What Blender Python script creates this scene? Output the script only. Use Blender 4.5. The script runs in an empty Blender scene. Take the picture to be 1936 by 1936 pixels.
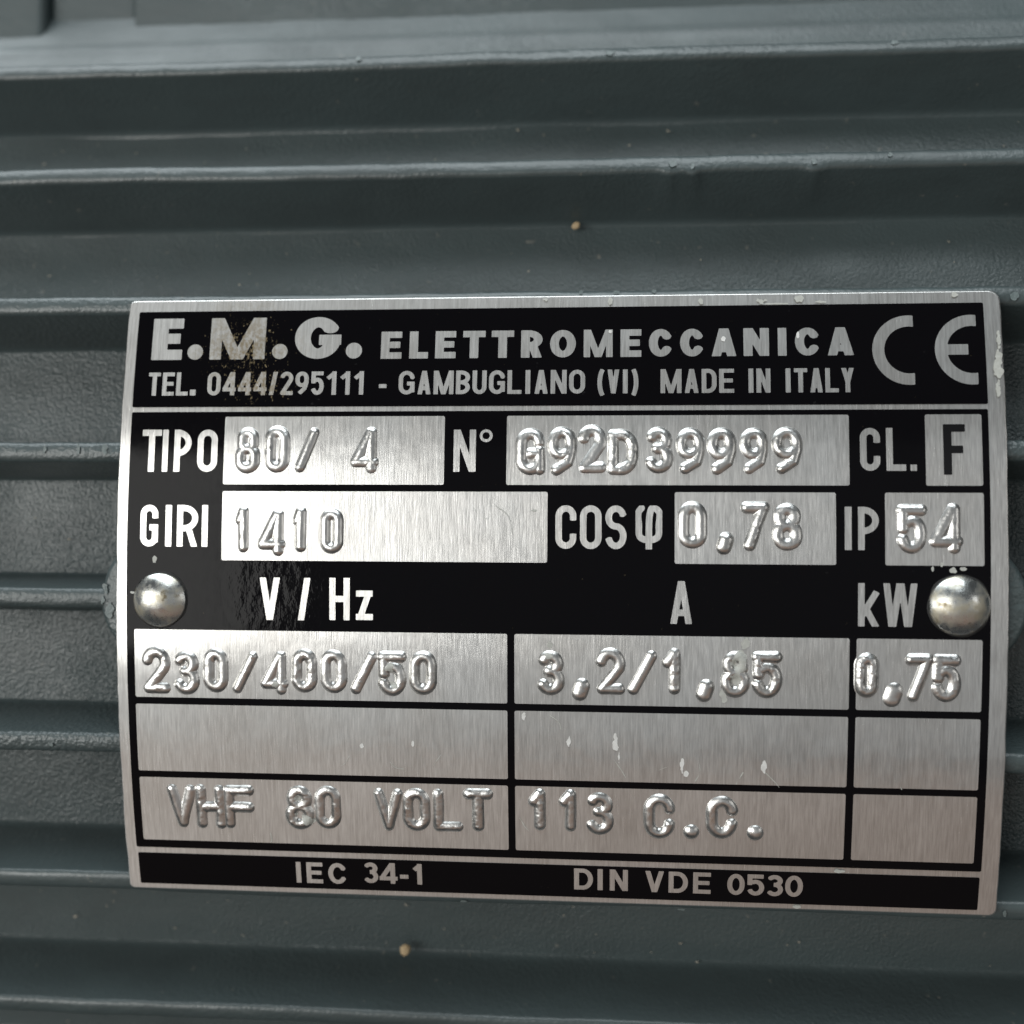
import bpy, math, random
import numpy as np
from mathutils import Matrix, Vector

# ---------------------------------------------------------------- scene, camera, world, lamps
SC = bpy.context.scene
COL = SC.collection
S = 0.00075            # one layout unit in metres (plate is 80 units = 60 mm wide)
R = 119.56             # radius of the plate's outer face, motor axis = world X through the origin

cam_d = bpy.data.cameras.new('camera')
cam = bpy.data.objects.new('camera', cam_d)
COL.objects.link(cam)
M = ((0.99582, 0.09118, 0.00585), (0.00391, 0.02149, -0.99976), (-0.09128, 0.99560, 0.02105))
rot = Matrix(((M[0][0], -M[1][0], -M[2][0]), (M[0][1], -M[1][1], -M[2][1]), (M[0][2], -M[1][2], -M[2][2])))
cam.matrix_world = Matrix.Translation(Vector((6.7227, -228.306, 2.2476)) * S) @ rot.to_4x4()
cam_d.sensor_width = 36
cam_d.lens = 36 * 2300 / 1936
cam_d.clip_start = 0.005
cam_d.clip_end = 20
cam_d.dof.use_dof = True
cam_d.dof.focus_distance = 110.0 * S
cam_d.dof.aperture_fstop = 22
SC.camera = cam

world = bpy.data.worlds.new('World')
SC.world = world
world.use_nodes = True
bg = world.node_tree.nodes['Background']
bg.inputs[0].default_value = (0.90, 0.97, 1.0, 1)
bg.inputs[1].default_value = 0.04

def area_lamp(name, az, el, dist, w, h, radiance, color):
    a, e = math.radians(az), math.radians(el)
    tgt = Vector((0, -0.0897, 0))
    d = Vector((math.sin(a) * math.cos(e), -math.cos(a) * math.cos(e), math.sin(e)))
    L = bpy.data.lights.new(name, 'AREA')
    L.shape = 'RECTANGLE'; L.size = w; L.size_y = h
    L.energy = radiance * math.pi * w * h
    L.color = color
    o = bpy.data.objects.new(name, L)
    COL.objects.link(o)
    o.location = tgt + d * dist
    o.rotation_euler = d.to_track_quat('Z', 'Y').to_euler()
    return o

area_lamp('window_lamp', -39, 0.3, 1.0, 0.74, 0.47, 5.2, (1.0, 0.99, 0.95))
area_lamp('side_window_lamp', 52, 4, 1.0, 0.26, 0.45, 1.3, (1.0, 0.98, 0.94))
area_lamp('ceiling_lamp', -36, 68, 1.1, 1.6, 0.62, 4.0, (0.90, 0.97, 1.0))
area_lamp('bench_bounce_lamp', 8, -42, 0.9, 1.8, 0.44, 0.19, (1.0, 0.66, 0.48))

area_lamp('room_lamp', 2, -5.5, 1.15, 1.9, 0.86, 0.21, (0.97, 0.99, 1.0))

SC.view_settings.view_transform = 'Standard'
SC.view_settings.look = 'None'
SC.view_settings.exposure = 0
SC.view_settings.gamma = 1
SC.view_settings.use_curve_mapping = False

random.seed(4)
RNG = np.random.default_rng(7)

# ---------------------------------------------------------------- node helpers and materials
class NT:
    def __init__(s, name):
        s.m = bpy.data.materials.new(name)
        s.m.use_nodes = True
        s.t = s.m.node_tree
        s.b = s.t.nodes['Principled BSDF']
        s.pos = s.n('ShaderNodeNewGeometry').outputs['Position']
    def n(s, t, **k):
        o = s.t.nodes.new(t)
        for a, v in k.items():
            setattr(o, a, v)
        return o
    def set(s, sock, v):
        if hasattr(v, 'is_linked'):
            s.t.links.new(v, sock)
        elif isinstance(v, tuple) and len(v) == 3 and sock.type == 'RGBA':
            sock.default_value = v + (1,)
        else:
            sock.default_value = v
    def mapped(s, scale, loc=(0, 0, 0)):
        m = s.n('ShaderNodeMapping')
        s.set(m.inputs[0], s.pos)
        m.inputs['Scale'].default_value = scale
        m.inputs['Location'].default_value = loc
        return m.outputs[0]
    def noise(s, vec, detail=3, rough=0.55, scale=1.0, dist=0.0):
        n = s.n('ShaderNodeTexNoise')
        s.set(n.inputs['Vector'], vec)
        n.inputs['Scale'].default_value = scale
        n.inputs['Detail'].default_value = detail
        n.inputs['Roughness'].default_value = rough
        n.inputs['Distortion'].default_value = dist
        return n.outputs['Fac']
    def math(s, op, a, b=0.0, clamp=False):
        n = s.n('ShaderNodeMath', operation=op, use_clamp=clamp)
        s.set(n.inputs[0], a); s.set(n.inputs[1], b)
        return n.outputs[0]
    def rng(s, v, a, b, c, d):
        n = s.n('ShaderNodeMapRange')
        s.set(n.inputs[0], v)
        for i, x in enumerate((a, b, c, d)):
            n.inputs[i + 1].default_value = x
        return n.outputs[0]
    def mix(s, f, a, b):
        n = s.n('ShaderNodeMix', data_type='RGBA')
        s.set(n.inputs[0], f); s.set(n.inputs[6], a); s.set(n.inputs[7], b)
        return n.outputs[2]
    def bump(s, h, strength, dist, normal=None):
        n = s.n('ShaderNodeBump')
        n.inputs['Strength'].default_value = strength
        n.inputs['Distance'].default_value = dist
        s.set(n.inputs['Height'], h)
        if normal is not None:
            s.set(n.inputs['Normal'], normal)
        return n.outputs[0]
    def p(s, **k):
        for a, v in k.items():
            s.set(s.b.inputs[a.replace('_', ' ')], v)
        return s
    def blob(s, cx, cz, rx, rz):
        # 1 at the centre of a patch on the plate, 0 at its rim (layout units)
        m = s.mapped((1 / (rx * S), 0, 1 / (rz * S)), (-cx / rx, 0, -cz / rz))
        l = s.n('ShaderNodeVectorMath', operation='LENGTH')
        s.set(l.inputs[0], m)
        return s.rng(l.outputs['Value'], 0.0, 1.0, 1.0, 0.0)

def tangent(t):
    c = t.n('ShaderNodeCombineXYZ')
    c.inputs[0].default_value = 1.0
    return c.outputs[0]

def brushed_metal():
    t = NT('brushed aluminium')
    fine = t.noise(t.mapped((13000, 300, 900)), 3, 0.6)
    fine2 = t.noise(t.mapped((6000, 150, 420), (3, 1, 9)), 2, 0.5)
    cloud = t.noise(t.mapped((150, 150, 110)), 4, 0.6)
    st = t.math('ADD', t.math('MULTIPLY', fine, 0.6), t.math('MULTIPLY', fine2, 0.4))
    col = t.mix(t.rng(st, 0.36, 0.64, 0, 1), (0.70, 0.695, 0.68), (0.93, 0.925, 0.91))
    col = t.mix(t.rng(cloud, 0.4, 0.7, 0, 0.34), col, (0.50, 0.46, 0.42))
    # gold-brown stain creeping over the maker's name
    spk = t.noise(t.mapped((3600, 800, 3000), (4, 4, 4)), 3, 0.7)
    wr = t.math('MAXIMUM', t.blob(-28.4, 19.4, 6.5, 6.0), t.blob(-27.0, 16.3, 5.0, 3.4))
    col = t.mix(t.math('MULTIPLY', t.math('MULTIPLY', t.rng(spk, 0.42, 0.6, 0.2, 1), wr), 0.85), col, (0.40, 0.31, 0.17))
    # fine hairline scratches
    sc = t.noise(t.mapped((700, 60, 260), (7, 3, 2)), 5, 0.6, 1.0, 2.0)
    r = t.math('ADD', t.rng(st, 0.35, 0.65, 0.18, 0.26), t.rng(cloud, 0.3, 0.7, -0.03, 0.04))
    nrm = t.bump(st, 0.35, 0.00004)
    nrm = t.bump(t.noise(t.mapped((330, 330, 330)), 2), 0.10, 0.0003, nrm)
    t.p(Base_Color=col, Metallic=1.0, Roughness=r, Anisotropic=0.82, Tangent=tangent(t), Normal=nrm)
    # second, wide lobe: the haze of a finely scratched face
    g = t.n('ShaderNodeBsdfAnisotropic')
    t.set(g.inputs['Color'], col)
    g.inputs['Roughness'].default_value = 0.62
    g.inputs['Anisotropy'].default_value = 0.3
    t.set(g.inputs['Tangent'], tangent(t))
    t.set(g.inputs['Normal'], nrm)
    mx = t.n('ShaderNodeMixShader')
    mx.inputs[0].default_value = 0.44
    t.t.links.new(t.b.outputs[0], mx.inputs[1])
    t.t.links.new(g.outputs[0], mx.inputs[2])
    t.t.links.new(mx.outputs[0], t.t.nodes['Material Output'].inputs[0])
    return t.m

def stamped_metal():
    t = NT('stamped aluminium')
    n1 = t.noise(t.mapped((2600, 900, 700)), 4, 0.6)
    n2 = t.noise(t.mapped((520, 520, 520)), 3, 0.6)
    col = t.mix(t.rng(n2, 0.42, 0.75, 0, 0.6), (0.86, 0.855, 0.84), (0.52, 0.51, 0.48))
    t.p(Base_Color=col, Metallic=1.0, Roughness=t.rng(n1, 0.3, 0.7, 0.26, 0.40),
        Normal=t.bump(n1, 0.25, 0.00006))
    return t.m

def black_ink():
    t = NT('black lacquer print')
    n = t.noise(t.mapped((3200, 900, 1700)), 3, 0.6)
    speck = t.noise(t.mapped((3600, 800, 3000), (4, 4, 4)), 3, 0.7)
    # worn, stained patches with gold-brown freckles
    b1 = t.blob(-28.4, 19.4, 6.5, 6.0)
    b2 = t.blob(-27.0, 16.3, 5.0, 3.4)
    wear = t.math('MAXIMUM', b1, b2)
    thr = t.math('SUBTRACT', 0.74, t.math('MULTIPLY', wear, 0.25))
    f = t.math('MULTIPLY', t.math('SUBTRACT', speck, thr), 9.0, clamp=True)
    dust = t.noise(t.mapped((1500, 400, 1500), (1, 7, 3)), 4, 0.65)
    fd = t.rng(dust, 0.70, 0.80, 0.0, 0.5)
    col = t.mix(fd, (0.0045, 0.0042, 0.0052), (0.05, 0.05, 0.052))
    col = t.mix(f, col, (0.25, 0.20, 0.12))
    pits = t.noise(t.mapped((1250, 300, 800), (2, 2, 5)), 3, 0.65)
    pb = t.blob(-24.5, -2.6, 5.5, 6.0)
    pm = t.math('MAXIMUM', t.math('MULTIPLY', pb, 1.6, clamp=True), wear)
    bmp = t.bump(t.math('MULTIPLY', pits, pm), 0.5, 0.00012)
    bmp = t.bump(pits, 0.03, 0.0001, bmp)
    t.p(Base_Color=col, Roughness=t.rng(n, 0.3, 0.7, 0.06, 0.12), IOR=1.185, Normal=bmp)
    return t.m

def ink_flat():
    t = NT('black print on bare metal')
    t.p(Base_Color=(0.006, 0.006, 0.007), Roughness=0.25)
    return t.m

def motor_paint(name, grain, dist, col=(0.068, 0.092, 0.095)):
    t = NT(name)
    v = t.n('ShaderNodeTexNoise')
    t.set(v.inputs['Vector'], t.mapped((1, 1, 1)))
    v.inputs['Scale'].default_value = grain
    v.inputs['Detail'].default_value = 1.5
    v.inputs['Roughness'].default_value = 0.5
    lump = t.noise(t.mapped((260, 260, 260)), 3, 0.5)
    grime = t.noise(t.mapped((90, 200, 200)), 5, 0.65)
    c = t.mix(t.rng(grime, 0.4, 0.7, 0, 1), col, tuple(x * 0.78 for x in col))
    dust = t.noise(t.mapped((1100, 1100, 1100), (5, 2, 1)), 2, 0.6)
    c = t.mix(t.rng(dust, 0.70, 0.78, 0, 0.4), c, (0.30, 0.28, 0.24))
    nr = t.bump(lump, 0.25, 0.0003)
    patch = t.rng(t.noise(t.mapped((60, 60, 60), (8, 8, 1)), 3, 0.5), 0.38, 0.62, 0.35, 1.0)
    # the casting is left rough in the plate's pocket and ground smooth outside it
    sep = t.n('ShaderNodeSeparateXYZ')
    t.set(sep.inputs[0], t.pos)
    off = t.math('ABSOLUTE', t.math('ADD', sep.outputs[2], 3.5 * S))
    patch = t.math('MULTIPLY', patch, t.rng(off, 22 * S, 27 * S, 1.0, 0.4))
    nr = t.bump(t.math('MULTIPLY', v.outputs['Fac'], patch), 0.8, dist, nr)
    t.p(Base_Color=c, Roughness=t.rng(grime, 0.3, 0.7, 0.35, 0.46), Normal=nr)
    t.b.inputs['Specular IOR Level'].default_value = 0.85
    return t.m

def zinc():
    t = NT('tarnished zinc rivet')
    n = t.noise(t.mapped((900, 900, 900)), 5, 0.65)
    n2 = t.noise(t.mapped((680, 680, 680), (9, 1, 4)), 3, 0.6)
    stain = t.rng(n2, 0.44, 0.62, 0, 1)
    c = t.mix(stain, (0.78, 0.80, 0.79), (0.60, 0.56, 0.45))
    spot = t.rng(n, 0.57, 0.68, 0, 1)
    c = t.mix(spot, c, (0.24, 0.20, 0.13))
    t.p(Base_Color=c, Metallic=t.math('SUBTRACT', 1.0, t.math('MULTIPLY', t.math('MAXIMUM', stain, spot), 0.25)),
        Roughness=t.math('ADD', t.rng(n, 0.35, 0.7, 0.20, 0.34), t.math('MULTIPLY', stain, 0.16)), Normal=t.bump(n, 0.3, 0.0001))
    return t.m

def chalk(name, c, rough=0.7):
    t = NT(name)
    n = t.noise(t.mapped((2500, 2500, 2500)), 4, 0.6)
    t.p(Base_Color=t.mix(n, tuple(x * 0.7 for x in c), c), Roughness=rough, Normal=t.bump(n, 0.6, 0.0001))
    return t.m

MAT = dict(metal=brushed_metal(), stamp=stamped_metal(), ink=black_ink(), inkf=ink_flat(),
           paint=motor_paint('grey green motor enamel', 3000, 0.00019),
           cast=motor_paint('grey green enamel over rough casting', 4700, 0.00034),
           zinc=zinc(), smear=chalk('dried grey paint smear', (0.60, 0.61, 0.57), 0.45),
           nick=chalk('rubbed paint', (0.17, 0.21, 0.21), 0.35), scuff=chalk('bright scuffed aluminium', (0.92, 0.92, 0.90), 0.5), dust=chalk('pale dust', (0.50, 0.46, 0.38)), crumb=chalk('tan crumb', (0.62, 0.47, 0.28)), dirt=chalk('dark grime', (0.02, 0.02, 0.02)))

# ---------------------------------------------------------------- object helpers
def tag(o, label=None, cat=None, group=None, kind=None):
    for k, v in (('label', label), ('category', cat), ('group', group), ('kind', kind)):
        if v:
            o[k] = v
    return o

def empty(name, loc):
    o = bpy.data.objects.new(name, None)
    o.empty_display_size = 0.01
    COL.objects.link(o)
    o.location = loc
    return o

def root_loc(p):
    v = Vector((0, 0, 0))
    while p is not None:
        v += p.location
        p = p.parent
    return v

def mesh_obj(name, verts, faces, mat, parent=None, smooth=True, label=None):
    """verts: world metres"""
    me = bpy.data.meshes.new(name)
    v = np.asarray(verts, float)
    if parent is not None:
        v = v - np.array(root_loc(parent))
    me.from_pydata(v.tolist(), [], faces)
    me.materials.append(mat)
    if smooth:
        me.polygons.foreach_set('use_smooth', [True] * len(me.polygons))
    me.update()
    o = bpy.data.objects.new(name, me)
    COL.objects.link(o)
    o.parent = parent
    if label:
        o['label'] = label
    return o

def bend(u, v, h):
    u, v, h = np.broadcast_arrays(np.asarray(u, float), np.asarray(v, float), np.asarray(h, float))
    th = v / R
    return np.stack([u, -(R + h) * np.cos(th), (R + h) * np.sin(th)], -1) * S

def polar(x, ang, rad):
    x, ang, rad = np.broadcast_arrays(np.asarray(x, float), np.asarray(ang, float), np.asarray(rad, float))
    return np.stack([x, -rad * np.cos(ang), rad * np.sin(ang)], -1) * S

def grid_faces(nr, nc, off=0):
    f = []
    for i in range(nr - 1):
        for j in range(nc - 1):
            a = off + i * nc + j
            f.append((a, a + 1, a + nc + 1, a + nc))
    return f

def sheet(name, u0, u1, v0, v1, h, mat, parent, corner=0.12, label=None):
    """a thin printed or bare sheet wrapped on the plate, corners slightly rounded"""
    vs = np.unique(np.concatenate([np.linspace(v0, v1, max(3, int((v1 - v0) / 0.6))),
                                   v0 + corner * (1 - np.cos(np.linspace(0, math.pi / 2, 4))),
                                   v1 - corner * (1 - np.cos(np.linspace(0, math.pi / 2, 4)))]))
    e = np.minimum(vs - v0, v1 - vs)
    ins = np.where(e < corner, corner - np.sqrt(np.maximum(0, corner ** 2 - (corner - e) ** 2)), 0)
    t = np.linspace(0, 1, 5)
    U = (u0 + ins)[:, None] * (1 - t) + (u1 - ins)[:, None] * t
    V = np.repeat(vs[:, None], 5, 1)
    return mesh_obj(name, bend(U, V, h).reshape(-1, 3), grid_faces(len(vs), 5), mat, parent, True, label)

# ---------------------------------------------------------------- lettering: stroke paths -> distance field
def arc(cx, cy, rx, ry, a0, a1, n=14):
    t = np.radians(np.linspace(a0, a1, n))
    return [(cx + rx * math.cos(q), cy + ry * math.sin(q)) for q in t]

def oval(x0, y0, x1, y1, sq=1.05):
    """closed straight-sided oval, counter-clockwise from the right middle"""
    rx = (x1 - x0) / 2
    ry = min(rx * sq, (y1 - y0) / 2)
    cx = (x0 + x1) / 2
    return (arc(cx, y1 - ry, rx, ry, 0, 180, 25) + arc(cx, y0 + ry, rx, ry, 180, 360, 25) + [(x1, y1 - ry)])

def spline(pts, n=8):
    p = np.array([pts[0]] + list(pts) + [pts[-1]], float)
    o = []
    for i in range(1, len(p) - 2):
        for t in np.linspace(0, 1, n, endpoint=False):
            a, b, c, d = p[i - 1:i + 3]
            o.append(tuple(0.5 * (2 * b + (c - a) * t + (2 * a - 5 * b + 4 * c - d) * t * t + (3 * b - a - 3 * c + d) * t ** 3)))
    o.append(tuple(p[-2]))
    return o

def cee(w, a, lo, hi, sq):
    o = oval(a, a, w - a, 1 - a, sq)
    top = [q for q in o[:25] if not (q[0] > w / 2 and q[1] < hi)]
    bot = [q for q in o[25:50] if not (q[0] > w / 2 and q[1] > lo)]
    if top[0][1] > hi + 0.02:
        top = [(w - a, hi)] + top if abs(top[0][0] - (w - a)) < 0.02 else top
    if bot[-1][1] < lo - 0.02 and abs(bot[-1][0] - (w - a)) < 0.02:
        bot = bot + [(w - a, lo)]
    return top + bot

def glyph(c, w, a, sq=1.05, slope=0.0):
    """skeleton strokes of a character in a box w x 1; a = half stroke. (path, closed)"""
    L = lambda *p: ([(p[i], p[i + 1]) for i in range(0, len(p), 2)], False)
    m = w / 2
    if c == 'I': return [L(m, 0, m, 1)]
    if c == 'E': return [L(a, 0, a, 1), L(0, a, w, a), L(0, 1 - a, w, 1 - a), L(0, .51, w * .92, .51)]
    if c == 'F': return [L(a, 0, a, 1), L(0, 1 - a, w, 1 - a), L(0, .5, w * .9, .5)]
    if c == 'L': return [L(a, 0, a, 1), L(0, a, w, a)]
    if c == 'T': return [L(m, 0, m, 1), L(0, 1 - a, w, 1 - a)]
    if c == 'H': return [L(a, 0, a, 1), L(w - a, 0, w - a, 1), L(0, .5, w, .5)]
    if c == 'N': return [L(a, 0, a, 1), L(w - a, 0, w - a, 1), L(a * .8, 1.06, w - a * .8, -.06)]
    if c == 'M': return [L(a, 0, a, 1), L(w - a, 0, w - a, 1), L(a * .9, 1.08, m, 0), L(w - a * .9, 1.08, m, 0)]
    if c == 'G' and sq >= 2: return [(cee(w, a, .46, .68, sq), False), L(m * 1.05, .45, w, .45)]
    if c == 'M' and sq >= 2 and w > .8:      # splayed heavy M
        return [L(a * 1.0, -.1, w * .15 + a * .3, 1.1), L(w - a * 1.0, -.1, w - w * .10 - a * .3, 1.1), L(w * .17, 1.1, w * .5, .02), L(w * .86, 1.1, w * .52, .02)]
    if c == 'V': return [L(a * 1.02, 1.0 + .1, m + .1 * 0, -.02), L(w - a * 1.02, 1.1, m, -.02)]
    if c == 'W':
        q = w * .27
        return [L(a * .9, 1.1, q, -.1), L(q, -.1, m, 1.1), L(m, 1.1, w - q, -.1), L(w - q, -.1, w - a * .9, 1.1)]
    if c == 'A': return [L(a * 1.02, -.1, m, 1.02), L(w - a * 1.02, -.1, m, 1.02), L(w * .2, .26, w * .8, .26)]
    if c == 'Y': return [L(a * .9, 1.1, m, .42), L(w - a * .9, 1.1, m, .42), L(m, 0, m, .46)]
    if c == 'k': return [L(a, 0, a, 1), L(a, .22, w - a * .9, .8), L(w * .36, .42, w - a * .6, -.08)]
    if c == 'z': return [L(0, 1 - a, w, 1 - a), L(0, a, w, a), L(a * 1.3, a * .6, w - a * 1.3, 1 - a * .6)]
    if c == '/': return [L(a * .9, -.1, w - a * .9, 1.1)]
    if c == '-': return [L(0, .36, w, .36)]
    if c in 'O0': return [(oval(a, a, w - a, 1 - a, sq), True)]
    if c == 'o': return [(oval(a, a, w - a, 1 - a, sq), True)]
    if c == 'C': return [(cee(w, a, .34, .66, sq), False)]
    if c == 'G': return [(cee(w, a, .46, .68, sq), False), L(w - a, .1, w - a, .52), L(m * 1.05, .46, w, .46)]
    if c == 'U': return [([(a, 1), (a, .4)] + [q for q in oval(a, a, w - a, 1 - a, sq)[25:50]] + [(w - a, 1)], False)]
    if c == 'D':
        rx = w - a - max(a, w * .45); ry = min(rx * sq * 1.1, .5 - a)
        cx = w - a - rx
        return [L(a, 0, a, 1), ([(0, 1 - a)] + arc(cx, 1 - a - ry, rx, ry, 90, 0) + arc(cx, a + ry, rx, ry, 0, -90) + [(0, a)], False)]
    if c in 'PRB':
        y = .44 if c != 'B' else .5
        ry = (1 - a - y) / 2; rx = min(ry * 1.15, w - 2 * a); cx = w - a - rx
        o = [L(a, 0, a, 1), ([(0, 1 - a), (cx, 1 - a)] + arc(cx, 1 - a - ry, rx, ry, 90, -90) + [(cx, y), (0, y)], False)]
        if c == 'R': o.append(L(w * .52, y + .05, w - a * 1.0, -.06))
        if c == 'B':
            r2 = (y - a) / 2
            o.append(([(0, y), (cx, y)] + arc(cx, a + r2, rx, r2, 90, -90) + [(0, a)], False))
        return o
    if c == 'S':
        y = .52; r1 = (1 - a - y) / 2; r2 = (y - a) / 2; rx = m - a
        return [(arc(m, y + r1, rx, r1, 12, 270, 20) + arc(m, y - r2, rx, r2, 90, -168, 20), False)]
    if c == '2':
        ry = min(.27, (m - a) * sq)
        return [(arc(m, 1 - a - ry, m - a, ry, 165, -25, 16) + [(a * 1.25, a)] + [(w, a)], False)]
    if c == '3':
        y = .54; r1 = (1 - a - y) / 2; r2 = (y - a) / 2
        return [(arc(m, y + r1, m - a * 1.2, r1, 150, -80, 18), False), (arc(m, y - r2, m - a, r2, 85, -150, 18), False), L(m * .9, y, m * 1.1, y)]
    if c == '4': return [L(w * .74, 0, w * .74, 1), L(0, .25, w, .25), L(w * .70, 1.02 - a * .6, a * .9, .25)]
    if c == '5':
        r = .31 - a * .3
        return [L(a * 1.2, .50, a * 1.2, 1), L(a * .3, 1 - a, w * .94, 1 - a), (arc(m, a + r, m - a, r, 122, -158, 20), False)]
    if c == '6':
        y = .60
        return [(oval(a, a, w - a, y, sq), True), (arc(m, 1 - a - .26, m - a, .26, 25, 180, 14) + [(a, .3)], False)]
    if c == '9':
        y = .42
        return [(oval(a, y, w - a, 1 - a, sq), True), ([(w - a, .66)] + [(w - a, .52), (w * .70, .27), (w * .33, a * .9)], False)]
    if c == '7': return [L(0, 1 - a, w, 1 - a), L(w - a * 1.1, 1 - a * .8, w * .30, -.04)]
    if c == '8': return [(oval(a * 1.3, .54, w - a * 1.3, 1 - a, 1), True), (oval(a, a, w - a, .54, 1), True)]
    if c == '1': return [L(w - a * 1.6, 0, w - a * 1.6, 1), L(w - a * 1.6, 1 - a, a * .7, .70)]
    if c == '(': return [(arc(w * 1.35, .46, w * 1.35 - a, .70, 130, 230, 14), False)]
    if c == ')': return [(arc(-w * .35, .46, w * 1.35 - a, .70, 50, -50, 14), False)]
    if c == 'f':
        return [(spline([(.24 * w, 1 - a * .6), (.10 * w, .82), (a, .56), (.16 * w, .29), (m, .21), (.84 * w, .29), (w - a, .56), (.90 * w, .82),
                         (.76 * w, 1 - a), (.60 * w, .93), (.52 * w, .74), (m, .45)], 7), False), L(m, .5, m, 0)]
    if c == ',': return [L(w * .60, .72, w * .36, .26)]
    if c == '.': return []
    raise ValueError(c)

def path_dist(X, Y, path, closed, flat):
    p = np.array(path, float)
    if closed:
        p = np.vstack([p, p[:1]])
    d = np.full(X.shape, 1e9)
    n = len(p) - 1
    for i in range(n):
        ax, ay = p[i]; dx, dy = p[i + 1] - p[i]
        ln = math.hypot(dx, dy)
        if ln < 1e-9:
            continue
        dx /= ln; dy /= ln
        s = (X - ax) * dx + (Y - ay) * dy
        q = np.abs((X - ax) * dy - (Y - ay) * dx)
        lo = np.where(s < 0, -s, 0); hi = np.where(s > ln, s - ln, 0)
        e = np.hypot(q, lo + hi)
        if flat and not closed:       # square-cut ends: outside the end the point counts as far away
            if i == 0: e = np.where(s < 0, np.maximum(e, flat + -s), e)
            if i == n - 1: e = np.where(s > ln, np.maximum(e, flat + s - ln), e)
        d = np.minimum(d, e)
    return d

def contour_mesh(D, us, vs, h, merge=True):
    """mesh of the region D<0 on a (v,u) grid; inside cells merged into runs"""
    verts, faces = [], []
    ins = D < 0
    cnt = ins[:-1, :-1].astype(int) + ins[1:, :-1] + ins[1:, 1:] + ins[:-1, 1:]
    for i in range(len(vs) - 1):
        row = cnt[i]
        j = 0
        while j < len(us) - 1:
            if row[j] == 4:
                k = j
                while k < len(us) - 1 and row[k] == 4:
                    k += 1
                    if not merge:
                        break
                b = len(verts)
                verts += [(us[j], vs[i]), (us[k], vs[i]), (us[k], vs[i + 1]), (us[j], vs[i + 1])]
                faces.append((b, b + 1, b + 2, b + 3))
                j = k
                continue
            if row[j] > 0:
                cs = [(i, j), (i, j + 1), (i + 1, j + 1), (i + 1, j)]
                b = len(verts)
                for q in range(4):
                    (r0, c0), (r1, c1) = cs[q], cs[(q + 1) % 4]
                    d0, d1 = D[r0, c0], D[r1, c1]
                    if d0 < 0:
                        verts.append((us[c0], vs[r0]))
                    if (d0 < 0) != (d1 < 0):
                        t = d0 / (d0 - d1)
                        verts.append((us[c0] + t * (us[c1] - us[c0]), vs[r0] + t * (vs[r1] - vs[r0])))
                faces.append(tuple(range(b, len(verts))))
            j += 1
    if not verts:
        return np.zeros((0, 3)), []
    v = np.array(verts)
    if callable(h):
        h = np.array([h(q[0], q[1]) for q in v])
    return bend(v[:, 0], v[:, 1], h), faces

def print_word(name, chars, v0, v1, t, k, h, mat, parent, sq=1.05, res=0.07, label=None):
    """one printed word. t = horizontal stroke / cap height, k = stem widening"""
    V, F = [], []
    H = v1 - v0
    a = t / 2
    n = 0
    for c, u0, u1 in chars:
        us = np.arange(u0 - 2 * res, u1 + 2.5 * res, res)
        ext = 0.32 * H if c in '()' else 2 * res
        vs = np.arange(v0 - ext, v1 + ext + res, res)
        X, Y = np.meshgrid((us - u0) / (k * H), (vs - v0) / H)
        w = (u1 - u0) / (k * H)
        yscale = 1.0
        if c == '.':
            if k > 1.2:        # round full point
                D = np.hypot((X - w / 2) * k, Y - w * k / 2) - w * k / 2
            else:
                D = np.maximum(np.abs(X - w / 2) - w / 2, np.abs(Y - w * k / 2) - w * k / 2)
        else:
            aa = min(w / 2, a * 1.05) if c == 'I' else (a * .74 if c == 'M' and sq >= 2 else a)
            D = np.full(X.shape, 1e9)
            for p, cl in glyph(c, w, aa, sq):
                D = np.minimum(D, path_dist(X, Y, p, cl, aa) - aa)
            if c not in '()':
                D = np.maximum(D, np.maximum(np.maximum(-X, X - w), np.maximum(-Y, Y - 1)))
        vv, ff = contour_mesh(D, us, vs, h)
        V.append(vv)
        F += [tuple(q + n for q in f) for f in ff]
        n += len(vv)
    return mesh_obj(name, np.concatenate(V), F, mat, parent, False, label)

def value_noise(x, y, f, seed):
    """smooth 2-D noise in -1..1"""
    r = np.random.default_rng(seed)
    g = r.uniform(-1, 1, (64, 64))
    x, y = np.asarray(x) * f + 11.3, np.asarray(y) * f + 7.7
    xi, yi = np.floor(x).astype(int), np.floor(y).astype(int)
    fx, fy = x - xi, y - yi
    fx = fx * fx * (3 - 2 * fx); fy = fy * fy * (3 - 2 * fy)
    q = lambda i, j: g[(yi + j) % 64, (xi + i) % 64]
    return (q(0, 0) * (1 - fx) + q(1, 0) * fx) * (1 - fy) + (q(0, 1) * (1 - fx) + q(1, 1) * fx) * fy

RIDGES = []            # height fields of the stamped characters, so that smears can lie over them
def ridge_height(u, v):
    for us, vs, Hh in RIDGES:
        if us[0] < u < us[-1] and vs[0] < v < vs[-1]:
            k = Hh[int(np.searchsorted(vs, v)) - 1, int(np.searchsorted(us, u)) - 1]
            if k > .05:
                return k
    return 0.0

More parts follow.
